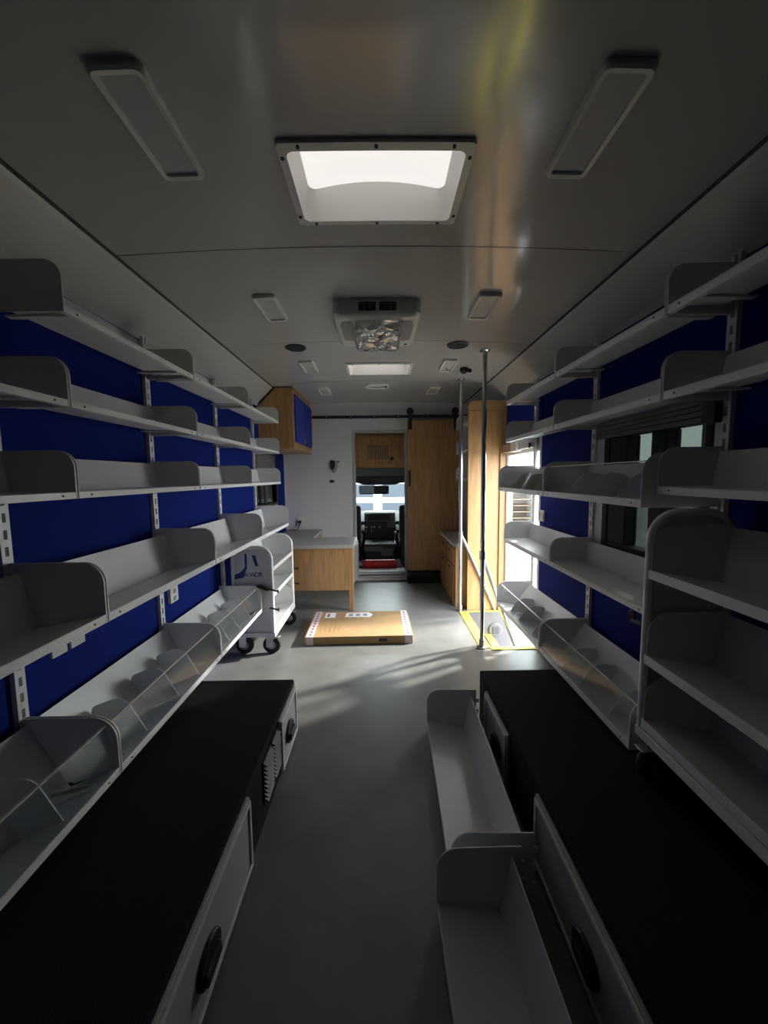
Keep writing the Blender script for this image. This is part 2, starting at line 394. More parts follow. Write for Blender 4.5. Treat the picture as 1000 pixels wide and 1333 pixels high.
access_door(bl, -.43, 1, 1.475, 1.755, .02, .25, 1.60, .125)
access_door(bl, -.43, 1, .40, 1.11, .02, .25, .80, .12)
for a, b in ((1.375, 1.462), (1.268, 1.362)):
    v = B(-.431, -.424, a, b, .075, .235).build('vent', 'black_plastic', bl)
    for k in range(9):
        z = .085+.0165*k
        MB().prism([(-.424, z), (-.412, z-.002), (-.412, z+.001), (-.424, z+.010)], 'y', a+.004, b-.004).build('slat', 'black_plastic', v)
br = thing('storage_bench', 'black carpeted storage bench below the side window, book cart on top', 'bench', (.8, .2, 0))
B(.485, XW-.012, YR+.005, 1.84, 0, ZB).build('body', 'carpet_black', br, .008)
access_door(br, .485, -1, 1.385, 1.695, .015, .238, 1.50, .11)
access_door(br, .485, -1, .40, 1.115, .015, .238, .80, .10)

# ================================================================== shelves
def slab(a, b, t):
    """2d quad of thickness t below the segment a-b"""
    dx, dz = b[0]-a[0], b[1]-a[1]; l = math.hypot(dx, dz); nx, nz = -dz/l*t, dx/l*t
    return [a, b, (b[0]+nx, b[1]+nz), (a[0]+nx, a[1]+nz)]
def make_shelf(label, L, lip, lh, backb, backt, top, r, dividers=0, guard=False, hooks=False):
    """local: x along the shelf, y out from the uprights, z up from the lip's lower edge"""
    t = thing('steel_shelf', label, 'shelf')
    MB().prism(slab((lip, lh), backb, .003), 'x', .004, L-.004).build('pan', 'shelf_white', t)
    MB().prism([(lip, 0), (lip, lh), (lip-.004, lh), (lip-.004, .004), (lip-.018, .004), (lip-.018, 0)], 'x', .004, L-.004).build('front_lip', 'shelf_lip', t, .001)
    MB().prism(slab(backb, backt, .003), 'x', .004, L-.004).build('back_plate', 'shelf_white', t)
    zb = min(0, backb[1]-.004)
    prof = [(.0, zb), (lip-.03, zb if zb > -.01 else -.006), (lip+.001, 0)]+arc(lip+.001-r, top-r, r, 0, 90, 8)+[(.0, top)]
    for x in (0, L-.004): MB().prism(prof, 'x', x, x+.004).build('end_panel', 'shelf_white', t)
    for x in (.06, L-.08):
        MB().prism([(.0, backb[1]-.009), (.02, backb[1]-.010), (lip-.03, lh-.010), (lip-.03, lh-.004), (backb[0], backb[1]-.004), (.0, backb[1]-.004)], 'x', x, x+.02).build('support_bracket', 'shelf_white', t)
    for x in (.05, L-.05): MB().cyl((x, lip-.002, lh*.5), (0, .004, 0), .0032, 8).build('rivet', 'rivet', t)
    if dividers:
        dx, dz = backb[0]-lip, backb[1]-lh
        for i in range(dividers):
            x = L*(i+1)/(dividers+1)+random.uniform(-.03, .03)
            fy, fz = lip+dx*.18, lh+dz*.18
            by, bz = backb; ux, uz = backt[0]-by, backt[1]-bz
            el = math.hypot(by-fy, bz-fz); ex, ez = (by-fy)/el, (bz-fz)/el          # along the pan, front to back
            ul = math.hypot(ux, uz); vx, vz = ux/ul, uz/ul; hh = ul*.66; ra, rb = .045, .03
            P2 = lambda a, b: (fy+ex*a+vx*b, fz+ez*a+vz*b+.002)
            q = [P2(el, 0), P2(0, 0)]
            q += [P2(ra-ra*math.cos(R(k)), hh-ra+ra*math.sin(R(k))) for k in range(0, 91, 15)]
            q += [P2(el-rb+rb*math.sin(R(k)), hh-rb+rb*math.cos(R(k))) for k in range(0, 91, 18)]
            d = MB().prism(q, 'x', x, x+.003).build('divider', 'shelf_white', t)
            p0 = (by+ux*.05+.004, bz+uz*.05); p1 = (by+ux*.55+.004, bz+uz*.55)
            MB().prism(slab(p0, p1, -.002), 'x', x+.003, x+.07).build('flange', 'shelf_white', d)
    if guard:
        g0 = (lip-.004, lh); g1 = (lip-.032, top-.028)
        g = MB().prism(slab(g0, g1, .003), 'x', .006, L-.006).build('acrylic_guard', 'acrylic', t)
        MB().prism([(g1[0]-.004, g1[1]), (g1[0]+.002, g1[1]), (g1[0]+.002, g1[1]+.004), (g1[0]-.004, g1[1]+.004)], 'x', .006, L-.006).build('guard_glint', 'plastic_white', g)  # white strip paints the glint along the guard's top edge
    if hooks:
        for x in (0, L-.004):
            for z in (.02, .075, .13):
                MB().prism([(-.014, z-.006), (0, z-.006), (0, z+.014), (-.008, z+.014), (-.014, z+.006)], 'x', x, x+.004).build('hook', 'shelf_white', t)
    return t
USED = set()
def place(proto, loc, rz, label, group, L=None):
    o = proto if proto.name not in USED else copy_tree(proto)
    USED.add(proto.name); USED.add(o.name)
    o.location = loc; o.rotation_euler = (0, 0, rz); o['label'] = label; o['group'] = group
    return o
LS = .754
std = make_shelf('', LS, .220, .019, (.035, .020), (.017, .128), .139, .05)
tall = make_shelf('', LS, .207, .026, (.035, .026), (.015, .135), .150, .055)
deep = make_shelf('', LS, .278, .026, (.075, -.012), (.040, .154), .182, .06)
bin5 = make_shelf('', LS, .281, .024, (.125, -.036), (.012, .168), .186, .07, 3, True)
bin5s = make_shelf('', .665, .281, .024, (.125, -.036), (.012, .168), .186, .07, 3, True)
binR = make_shelf('', LS, .253, .027, (.115, .006), (.012, .155), .178, .065, 3, True)
ORD = {0: 'fourth', 1: 'third', 2: 'second', 3: 'first'}
def left(proto, bay, z, row, L=LS):
    place(proto, (-1.099, BL[bay]+.003+L, z), R(-90), f'white steel shelf, {row} row of the desk-side wall, {ORD[bay]} bay from the cab', 'shelves on the desk-side wall')
for b in (1, 2, 3): left(std, b, 1.704, 'top')
for b in (0, 1, 2, 3): left(std, b, 1.441, 'second')
for b in (0, 1, 2, 3): left(std, b, 1.180, 'third')
for b in (0, 1, 2, 3): left(deep, b, .809, 'fourth')
for b in (0, 1): left(bin5, b, .324, 'bottom divider-bin')
left(bin5s, 2, .324, 'bottom divider-bin', .665)
ORR = {0: 'third', 1: 'second', 2: 'first'}
def right(proto, bay, z, row):
    place(proto, (1.099, BR[bay]+.003, z), R(90), f'white steel shelf, {row} row of the entry-door wall, {ORR[bay]} bay from the door', 'shelves on the entry-door wall')
for b in (0, 1, 2): right(tall, b, 1.722, 'top')
for b in (0, 1, 2): right(tall, b, 1.462, 'second')
right(tall, 0, 1.166, 'third')
for b in (1, 2): right(binR, b, 1.122, 'third clear-fronted')
for b in (1, 2): right(tall, b, .752, 'fourth')
for b in (1, 2): right(binR, b, .283, 'bottom clear-fronted')
# label holders hanging under one lip
lh = thing('label_holder', 'pair of small white label clips under the fourth-row shelf lip', 'label holder', (-.83, .99, .79))
for y in (.955, 1.015): B(-.832, -.826, y-.024, y+.024, .787, .808).build('clip', 'shelf_lip', lh, .001)

# loose shelves on the floor
loose = make_shelf('', .75, .235, .026, (.060, .0), (.028, .16), .188, .06, hooks=True)
place(loose, (.428, 1.01, .02), R(90-1.5), 'loose white steel shelf lying on the floor, farther along the bench', 'loose shelves on the aisle floor')
place(loose, (.385, .225, .02), R(90+.5), 'loose white steel shelf lying on the floor, overlapped end nearest the back', 'loose shelves on the aisle floor')
for o in bpy.data.objects:
    if o.get('label', '').startswith('loose white steel shelf lying on the floor, overlapped'):
        o['label'] = 'loose white steel shelf on the aisle floor beside the long access door'
    elif o.get('label', '').startswith('loose white steel shelf lying'):
        o['label'] = 'loose white steel shelf on the aisle floor beside the short access door'

# ================================================================== book carts
def caster(par, x, y, brake, rot=0):
    c = MB().box(x-.028, x+.028, y-.028, y+.028, .128, .134).box(x-.022, x-.018, y-.02, y+.03, .05, .13).box(x+.018, x+.022, y-.02, y+.03, .05, .13).build('caster', 'zinc', par, .002)
    MB().lathe([(.03, -.014), (.058, -.013), (.0625, -.006), (.0625, .006), (.058, .013), (.03, .014)], (x, y+.015, .0625), 'x', 24).build('wheel', 'rubber', c, smooth=True)
    MB().lathe([(.026, -.0165), (.03, -.015), (.03, .015), (.026, .0165)], (x, y+.015, .0625), 'x', 18).build('hub', 'plastic_grey', c, smooth=True)
    if brake: B(x-.02, x+.02, y+.03, y+.075, .112, .118).build('brake_pedal', 'zinc', c, .002)
def make_cart(label, L, D, Hc, tiers, decal=False):
    t = thing('book_cart', label, 'book cart')
    r = .0125; q = .085
    for x in (r, L-r):
        path = [(x, D-r, .14), (x, D-r, Hc-r-q)]+[(x, D-r-q+q*math.cos(R(a)), Hc-r-q+q*math.sin(R(a))) for a in range(10, 91, 10)]
        path += [(x, r+q-q*math.sin(R(a)), Hc-r-q+q*math.cos(R(a))) for a in range(0, 91, 10)]+[(x, r, .14)]
        MB().tube(path, r, 10).build('tube_frame', 'shelf_lip', t, smooth=True)
        qq = q-.012
        pts = [(D-2*r, .16)]+arc(D-2*r-qq, Hc-2*r-qq, qq, 0, 90, 6)+arc(2*r+qq, Hc-2*r-qq, qq, 90, 180, 6)+[(2*r, .16)]
        ep = MB().prism(pts, 'x', x-.002, x+.002).build('end_panel', 'shelf_white', t)
        if decal and x > L/2:
            EPD = ep
    m = MB(); m.box(.0, L, D-.028, D, .134, .166).box(0, L, 0, .028, .134, .166).box(0, .028, .028, D-.028, .134, .166).box(L-.028, L, .028, D-.028, .134, .166)
    m.build('base_frame', 'shelf_lip', t, .003)
    for z in tiers:
        tr = MB().prism(slab((D-.004, z+.022), (.055, z-.018), .003), 'x', .024, L-.024).build('tray', 'shelf_white', t)
        MB().prism([(D-.002, z-.004), (D-.002, z+.024), (D-.007, z+.024), (D-.007, z), (D-.02, z), (D-.02, z-.004)], 'x', .024, L-.024).build('tray_lip', 'shelf_lip', tr, .001)
        MB().prism(slab((.055, z-.018), (.026, z+.15), .003), 'x', .024, L-.024).build('tray_back', 'shelf_white', tr)
        pr = [(.02, z-.02), (D-.008, z)]+arc(D-.008-.07, z+.16-.07, .07, 0, 90, 7)+[(.02, z+.16)]
        for x in (.0255, L-.0285): MB().prism(pr, 'x', x, x+.003).build('tray_end', 'shelf_white', tr)
    for x in (.05, L-.05):
        for y in (.045, D-.055): caster(t, x, y, y > D/2)
    for x, s in (((0, -1), (L, 1)) if decal else ()):
        for z in (.47, .34):
            MB().tube([(x-s*.006, D-.03, z), (x+s*.004, D-.02, z+.004), (x+s*.012, D+.03, z-.006)], .006, 8).tube([(x+s*.012, D+.03, z-.006), (x+s*.012, D+.036, z-.006)], .013, 10).build('bumper_peg', 'black_plastic', t, smooth=True)
    if decal:
        x = L-r+.0022
        def plate(pts, m, nm='cut_out'): MB().prism(pts, 'x', x, x+.0008).build(nm, m, EPD)
        plate([(.025, .575), (.075, .60), (.098, .63), (.098, .72), (.112, .72), (.112, .625), (.085, .555), (.025, .545)], 'decal_blue')
        plate([(.148, .71), (.17, .71), (.19, .635), (.168, .635)], 'decal_blue')
        for k, (ch, mm) in enumerate(zip('AWORE', ('decal_blue', 'decal_blue', 'decal_blue', 'decal_blue', 'paper_white'))):
            M = Matrix(((0, 0, 1, x+.0006), (1, 0, 0, .090+k*.034), (0, 1, 0, .56), (0, 0, 0, 1)))
            text_mesh('letter', ch, .046, mm, EPD, M)
        MB().tube([(L+.006, D-.11, .497), (L+.012, D-.09, .50), (L+.012, D-.03, .475)], [.010, .016, .012], 8).build('strap_buckle', 'black_plastic', t, smooth=True)
    return t
cl = make_cart('white steel book cart standing on the floor beside the desk', .62, .29, .775, (.175, .42, .60), True)
cl.location = (-1.03, 2.575, 0); cl.rotation_euler = (0, 0, R(-90)); cl.location.y = 2.575+.62; cl['group'] = 'book carts'
# the decal end of the cart faces the back of the vehicle: local +x end lies at the smaller y
cr = make_cart('white steel book cart parked on top of the black bench by the window', .66, .275, .865, (.175, .385, .655))
cr.location = (1.09, .51, ZB); cr.rotation_euler = (0, 0, R(90)); cr['group'] = 'book carts'
hk = thing('strap_hook', 'black webbing strap hook hanging beside the book cart by the window', 'hook', (.845, 1.22, .75))
MB().box(.832, .846, 1.185, 1.235, .742, .754).build('strap', 'black_plastic', hk, .003)
MB().tube([(.838, 1.243+.009*math.cos(a/12*6.2832), .760+.017*math.sin(a/12*6.2832)) for a in range(13)], .0045, 8).build('ring', 'black_plastic', hk, smooth=True)

# ================================================================== ceiling fixtures
def ceiling_light(cx, cy, label, w=.115, l=.30):
    z = zc(cx); t = thing('ceiling_light', label, 'ceiling light', (cx, cy, z), 'unlit ceiling lights')
    sl = -2*.028*cx/XC**2; M = Matrix.Translation((cx, cy, z)) @ Matrix.Rotation(-math.atan(sl), 4, 'Y')
    outer = rrect(-w/2, w/2, -l/2, l/2, .018); inner = rrect(-w/2+.014, w/2-.014, -l/2+.016, l/2-.016, .008)
    n = len(outer); m = MB()
    vs = [(*p, .003) for p in outer]+[(*p, -.012) for p in outer]+[(p[0]*.94, p[1]*.975, -.018) for p in outer]+[(*p, -.016) for p in inner]+[(*p, -.008) for p in inner]
    fs = [(r*n+i, (r+1)*n+i, (r+1)*n+(i+1) % n, r*n+(i+1) % n) for r in range(4) for i in range(n)]
    m.add([M @ Vector(v) for v in vs], fs).build('bezel', 'plastic_white', t)
    MB().add([M @ Vector((*p, -.009)) for p in inner]+[M @ Vector((*p, .0)) for p in inner], [tuple(range(n))[::-1], tuple(range(n, 2*n))]+[(i, (i+1) % n, n+(i+1) % n, n+i) for i in range(n)]).build('diffuser', 'lens_white', t)
lt = ['behind the large roof hatch side', 'beside the air conditioner', 'beside the far roof hatch', 'near the cab bulkhead']
for k, (cy, sc) in enumerate(((1.005, 1), (1.99, .93), (3.0, .93), (3.85, .93))):
    for cx, sd in ((-.53, 'desk'), (.525, 'entry-door')):
        nm = ['first', 'second', 'third', 'fourth'][3-k]
        ceiling_light(cx, cy, f'white rectangular unlit ceiling light on the {sd} side, {nm} from the cab', .115*sc, .30*sc)
def skylight(y0, y1, label):
    t = thing('roof_hatch', label, 'skylight', (0, (y0+y1)/2, zc(0)), 'frosted roof hatches')
    x0 = .235; z0 = zc(x0)-.012; zt = 2.15; fl = .022
    outer = ring(-x0-fl, x0+fl, y0-fl, y1+fl, .012); inner = ring(-x0, x0, y0, y1, .02); n = len(outer)
    vs = [(*p, zc(p[0])+.004) for p in outer]+[(*p, zc(p[0])-.010) for p in outer]+[(*p, zc(p[0])-.012) for p in inner]
    fs = [(r*n+i, (r+1)*n+i, (r+1)*n+(i+1) % n, r*n+(i+1) % n) for r in range(2) for i in range(n)]
    MB().add(vs, fs).build('flange', 'plastic_white', t)
    # flared liner and domed frosted pane
    top = ring(-x0+.018, x0-.018, y0+.012, y1-.012, .03)
    zz = lambda p: zt+.032*(1-(p[0]/x0)**2)
    vs = [(*p, zc(p[0])-.0125) for p in inner]+[(*p, zc(p[0])+.02) for p in inner]+[(*p, zz(p)) for p in top]
    fs = [(r*n+i, (r+1)*n+i, (r+1)*n+(i+1) % n, r*n+(i+1) % n) for r in range(2) for i in range(n)]
    MB().add(vs, fs).build('liner', 'liner_white', t, smooth=True)
    m = MB(); N = 12
    for i in range(N+1):
        x = -x0+.01+(2*x0-.02)*i/N
        for y in (y0+.005, y1-.005): m.v.append((x, y, zz((x, y))+.001))
    m.f = [(2*i, 2*i+1, 2*i+3, 2*i+2) for i in range(N)]
    m.build('frosted_pane', 'skylight_glow', t, smooth=True)
    for px, py in [(sx*(x0+.012), y0+f*(y1-y0)) for sx in (-1, 1) for f in (.08, .92)]+[(f, yy_) for f in (-.2, 0, .2) for yy_ in (y0-.012, y1+.012)]:
        MB().cyl((px, py, zc(px)-.010), (0, 0, -.004), .005, 8).build('screw', 'seam_dark', t)
skylight(*SKY[0], 'large frosted skylight hatch glowing behind the air conditioner')
skylight(*SKY[1], 'frosted skylight hatch between the air conditioner and the cab')
bpy.data.objects['roof_hatch']['label'] = 'frosted skylight hatch farthest from the cab, deep white liner'

ac = thing('air_conditioner', 'white rooftop air conditioner unit wrapped in clear plastic film', 'air conditioner', (-.005, 2.14, 2.08))
x0, x1, y0, y1 = -.222, .208, 1.925, 2.37
za, zb_ = 2.085, 2.0
m = MB(); o1 = rrect(x0, x1, y0, y1, .03); o2 = rrect(x0+.012, x1-.012, y0+.012, y1-.012, .035); n = len(o1); o3 = rrect(x0+.035, x1-.035, y0+.03, y1-.04, .04)
m.add([(*p, za) for p in o1]+[(*p, zb_+.02) for p in o1]+[(*p, zb_+.004) for p in o2]+[(*p, zb_) for p in o3],
      [(r*n+i, (r+1)*n+i, (r+1)*n+(i+1) % n, r*n+(i+1) % n) for r in range(3) for i in range(n)]+[tuple(range(3*n, 4*n))[::-1]])
m.build('housing', 'plastic_white', ac, smooth=True)
for a in (-.095, .005):
    v = B(a, a+.083, y0-.003, y0+.004, 2.028, 2.068).build('front_vent', 'black_plastic', ac, .003)
    for k in (1, 2): B(a+.083*k/3-.002, a+.083*k/3+.002, y0-.006, y0-.002, 2.03, 2.066).build('vane', 'dash_grey', v)
    B(a+.003, a+.08, y0-.006, y0-.002, 2.056, 2.059).build('vane', 'dash_grey', v)
for sg in (-1, 1):
    cx = -.007
    pts = [(cx+sg*.125, y0+.05), (cx+sg*.175, y0+.06), (cx+sg*.187, y0+.11), (cx+sg*.182, y1-.13), (cx+sg*.12, y1-.11)]
    MB().prism(pts if sg > 0 else pts[::-1], 'z', zb_-.003, zb_+.003).build('side_grille', 'plastic_grey', ac, .003)
rg = MB().lathe([(.06, 0), (.06, -.005), (.05, -.007), (.001, -.007)], (-.007, 2.19, zb_), 'z', 28).build('round_grille', 'plastic_white', ac, smooth=True)
for k in range(16):
    a = 2*math.pi*k/16; M = Matrix.Translation((-.007, 2.19, zb_-.0075)) @ Matrix.Rotation(a, 4, 'Z')
    MB().box(.014, .046, -.003, .003, -.0012, .0008, M).build('radial_slot', 'black_plastic', rg)
MB().cyl((.155, y1-.055, zb_-.004), (0, 0, .01), .008, 10).build('knob', 'black_plastic', ac)
# crumpled clear film taped over the underside
rn = random.Random(3); NX, NY = 40, 36; m = MB()
fx0, fx1, fy0, fy1 = -.135, .12, y0+.02, y1-.004
folds = [(rn.uniform(0, 6.28), rn.uniform(20, 55), rn.uniform(0, 6.28), rn.uniform(.003, .008)) for _ in range(7)]
for j in range(NY+1):
    for i in range(NX+1):
        e = min(i, NX-i, j, NY-j); x = fx0+(fx1-fx0)*i/NX; y = fy0+(fy1-fy0)*j/NY
        h = sum(am*abs(math.sin((x*math.cos(th)+y*math.sin(th))*fr+ph)) for th, fr, ph, am in folds)
        m.v.append((x, y, zb_-.010-h*min(1, e/3)))
m.f = [(j*(NX+1)+i, j*(NX+1)+i+1, (j+1)*(NX+1)+i+1, (j+1)*(NX+1)+i) for j in range(NY) for i in range(NX)]
m.build('plastic_film', 'plastic_film', ac)

def speaker(cx, cy, label):
    t = thing('ceiling_speaker', label, 'speaker', (cx, cy, zc(cx)), 'ceiling speakers')
    MB().lathe([(.068, .004), (.068, -.005), (.062, -.008), (.057, -.008), (.055, -.003)], (cx, cy, zc(cx)), 'z', 32).build('rim', 'black_plastic', t, smooth=True)
    MB().lathe([(.056, -.003), (.054, -.006), (.001, -.009)], (cx, cy, zc(cx)), 'z', 32).build('grille', 'rubber', t, smooth=True)
speaker(-.54, 2.585, 'round black flush speaker in the ceiling on the desk side')
speaker(.51, 2.565, 'round black flush speaker in the ceiling on the entry-door side')
vt = thing('roof_vent', 'small round-cornered white roof vent with curved handle near the cab', 'vent', (-.02, 3.70, zc(0)))
MB().prism(rrect(-.13, .09, 3.62, 3.78, .06), 'z', zc(.1)+.004, zc(0)-.014).build('cover', 'plastic_white', vt, .004)
MB().tube([(-.095+.016*k, 3.66+.02*math.sin(k/9*math.pi), zc(0)-.02) for k in range(10)], .005, 8).build('handle', 'plastic_grey', vt, smooth=True)
B(.05, .075, 3.65, 3.69, zc(0)-.024, zc(0)-.012).build('latch', 'black_plastic', vt, .003)
cm = thing('security_camera', 'small black camera with looped cable on the ceiling beside the grab pole', 'camera', (.68, 3.1, 2.06))
MB().lathe([(.03, .0), (.034, -.01), (.03, -.03), (.018, -.045), (.001, -.05)], (.665, 3.08, zc(.66)+.002), 'z', 18).build('body', 'black_plastic', cm, smooth=True)
MB().cyl((.68, 3.05, zc(.66)-.025), (.02, -.03, -.012), .015, 12).build('lens', 'black_plastic', cm)
MB().tube([(.645, 3.08, zc(.64)-.016), (.60, 3.09, zc(.6)-.03), (.555, 3.08, zc(.55)-.028), (.52, 3.07, zc(.52)-.012), (.515, 3.07, zc(.5)+.002)], .004, 8).build('cable', 'plastic_grey', cm, smooth=True)

# ================================================================== grab poles
def pole(x, y, label, jz, rail):
    t = thing('grab_pole', label, 'grab pole', (x, y, 0), 'stainless grab poles at the stepwell')
    zt = zc(x)
    MB().cyl((x, y, .0), (0, 0, zt), .0165, 16).build('pole', 'steel', t, smooth=True)
    for z, h in ((.006, .012), (zt-.012, .014)): MB().lathe([(.034, 0), (.034, h*.5), (.022, h)] if z < 1 else [(.022, 0), (.034, h*.5), (.034, h)], (x, y, z), 'z', 20).build('flange', 'steel', t, smooth=True)
    MB().cyl((x, y, .012), (0, 0, .05), .021, 16).build('socket', 'zinc', t, smooth=True)
    MB().cyl((x, y, jz-.035), (0, 0, .06), .0215, 16).build('joint', 'zinc', t, smooth=True)
    MB().tube([(x, y, jz)]+rail, .013, 12).build('hand_rail', 'steel', t, smooth=True)
pole(.712, 3.41, 'stainless grab pole with sloping handrail in front of the low oak cabinet', .71, [(.742, 3.41, .66), (1.10, 3.41, -.14)])
pole(.712, 2.655, 'stainless grab pole at the stepwell corner next to the shelving', .68, [(.75, 2.72, .60), (.80, 2.775, .48), (1.08, 2.785, -.28)])

# ================================================================== front area furniture
uc = thing('wall_cabinet', 'oak wall cabinet with two blue doors mounted under the ceiling cove', 'cabinet', (-.95, 4.03, 1.5))
prof = [(-XW+.012, 1.50), (-.79, 1.50), (-.79, 2.05), (-.945, 2.05), (-XW+.012, 1.885)]
MB().prism(prof, 'y', 3.585, 4.485).build('body', 'oak', uc, .002)
for a, b in ((3.63, 4.045), (4.055, 4.45)):
    d = MB().prism([(a, 1.565), (b-.05, 1.565) if a > 4 else (b, 1.565), (b, 1.60) if a > 4 else (b, 1.565), (b, 2.0), (a, 2.0)] if a > 4 else [(a, 1.565), (b, 1.565), (b, 2.0), (a, 2.0)], 'x', -.79, -.772).build('door', 'blue_door', uc, .004)
    hy = a+.03 if a > 4 else b-.03
    MB().prism([(hy+.022*math.cos(k*.524), 1.60+.03*math.sin(k*.524)) for k in range(12)], 'x', -.772, -.768).build('finger_pull', 'black_plastic' if a > 4 else 'oak', d)

dk = thing('corner_desk', 'low oak desk with L-shaped grey laminate top beside the cab doorway', 'desk', (-.6, 3.8, 0))
MB().prism([(-1.095, 3.42), (-.245, 3.42), (-.245, 3.87), (-.69, 3.87), (-.69, 4.485), (-1.095, 4.485)], 'z', .592, .625).build('top', 'laminate_grey', dk, .004)
B(-1.09, -.262, 3.445, 3.465, .20, .592).build('front_panel', 'oak', dk, .002)
B(-1.09, -.72, 3.47, 4.47, .30, .592).build('drawer_box', 'oak_dark', dk, .002)
MB().prism([(-.30, 0), (-.262, 0), (-.252, .592), (-.31, .592)], 'y', 3.466, 3.50).build('leg', 'oak', dk, .002)
MB().lathe([(.012, 0), (.014, .006), (.012, .014)], (-.285, 3.483, 0), 'z', 10).build('leg_foot', 'black_plastic', dk)
B(-.72, -.70, 4.1, 4.47, 0, .592).build('rear_support', 'oak', dk, .002)
# half-height white gate standing open by the doorway
gt = thing('low_gate', 'narrow white panel standing open at the foot of the cab doorway', 'gate', (-.28, 4.3, .05))
Mg = Matrix.Translation((-.285, 4.475, 0)) @ Matrix.Rotation(R(-8), 4, 'Z')
MB().box(-.012, .012, -.33, 0, .05, .50, Mg).build('panel', 'plastic_white', gt, .004)
MB().box(.012, .022, -.31, -.02, .08, .47, Mg).build('inner_panel', 'laminate_grey', gt, .003)
MB().box(-.02, -.012, -.33, -.02, .06, .49, Mg).build('edge_strip', 'black_plastic', gt, .002)
for z in (.12, .43): MB().cyl((-.30, 4.474, z-.02), (0, 0, .04), .007, 10).build('hinge', 'zinc', gt)

rd = thing('radio_handset', 'black handset with coiled cord on the white bulkhead', 'handset', (-.55, YB, 1.37))
MB().prism(rrect(-.575, -.525, 1.335, 1.425, .016), 'y', YB-.028, YB).build('cradle', 'black_plastic', rd, .004)
MB().prism(rrect(-.566, -.536, 1.315, 1.40, .012), 'y', YB-.045, YB-.028).build('receiver', 'dash_black', rd, .004)
B(-.505, -.495, YB-.01, YB, 1.34, 1.42).build('bracket', 'laminate_grey', rd); B(-.492, -.474, YB-.02, YB, 1.40, 1.42).build('button', 'black_plastic', rd, .003)
MB().tube([(-.552, YB-.03, 1.315), (-.548, YB-.03, 1.29), (-.535, YB-.02, 1.285), (-.51, YB-.012, 1.33)], .004, 8).build('cord', 'black_plastic', rd, smooth=True)
sp_ = thing('switch_plate', 'small black rocker switch plate on the white bulkhead under the handset', 'switch', (-.565, YB, 1.19))
B(-.59, -.54, YB-.008, YB, 1.172, 1.198).build('plate', 'black_plastic', sp_, .002); B(-.585, -.567, YB-.014, YB-.008, 1.176, 1.194).build('rocker', 'dash_black', sp_, .002); B(-.563, -.545, YB-.014, YB-.008, 1.176, 1.194).build('rocker', 'dash_black', sp_, .002)
ot = thing('wall_outlet', 'white wall outlet with a plugged-in black cord above the desk', 'outlet', (-.95, YB, .70))
B(-.985, -.915, YB-.008, YB, .665, .775).build('plate', 'plastic_white', ot, .003)
B(-.965, -.935, YB-.035, YB-.008, .70, .73).build('plug', 'black_plastic', ot, .004)
MB().tube([(-.95, YB-.03, .70), (-.955, YB-.04, .67), (-.97, YB-.05, .64), (-.985, YB-.07, .632), (-1.01, YB-.09, .631)], .006, 8).build('cord', 'black_plastic', ot, smooth=True)
ol = thing('wall_outlet', 'white surface outlet box on the blue panel under the fourth-row shelf', 'outlet', (-1.11, 2.0, .62))
B(-1.116, -1.098, 1.96, 2.035, .585, .665).build('plate', 'plastic_white', ol, .003)
for z in (.605, .645): B(-1.098, -1.096, 1.985, 2.01, z-.012, z+.012).build('socket', 'plastic_grey', ol)
sr_ = thing('light_switch', 'white double light switch on the blue panel by the side door', 'switch', (1.11, 2.61, .95))
B(1.10, 1.116, 2.57, 2.66, .915, .99).build('plate', 'plastic_white', sr_, .003)
for y in (2.592, 2.638): B(1.094, 1.10, y-.012, y+.012, .93, .975).build('rocker', 'shelf_white', sr_, .002)

# sliding barn door and its rail
bd = thing('barn_door', 'oak sliding barn door with black hangers and pull handle', 'door', (.6, 4.44, .13))
B(.312, .90, 4.415, 4.445, .132, 1.865).build('slab', 'oak', bd, .002)
B(.322, .346, 4.395, 4.415, 1.12, 1.30).build('pull_handle', 'black_metal', bd, .003)
for x in (.345, .86):
    B(x-.02, x+.02, 4.40, 4.415, 1.76, 1.98).build('hanger_strap', 'black_metal', bd, .003)
    MB().lathe([(.034, -.012), (.04, -.008), (.04, .008), (.034, .012)], (x, 4.43, 1.965), 'y', 20).build('roller', 'black_metal', bd, smooth=True)
rl = thing('barn_door_rail', 'black flat steel rail bolted across the top of the bulkhead', 'rail', (0, 4.45, 1.91))
B(-.765, 1.0, 4.425, 4.437, 1.893, 1.925).build('bar', 'black_metal', rl, .002)
for x in (-.6, -.33, -.06, .21, .55, .8):
    MB().cyl((x, 4.437, 1.909), (0, YB-4.437, 0), .012, 10).build('standoff', 'black_metal', rl); MB().cyl((x, 4.421, 1.909), (0, .004, 0), .008, 8).build('bolt', 'zinc', rl)
bb = thing('base_box', 'low black kick box on the floor under the sliding oak door', 'kick box', (.5, 4.4, 0))
B(.30, .686, 4.335, YB-.005, 0, .125).build('body', 'carpet_black', bb, .004); B(.30, .686, 4.329, 4.335, .10, .125).build('edge_trim', 'black_plastic', bb, .001)

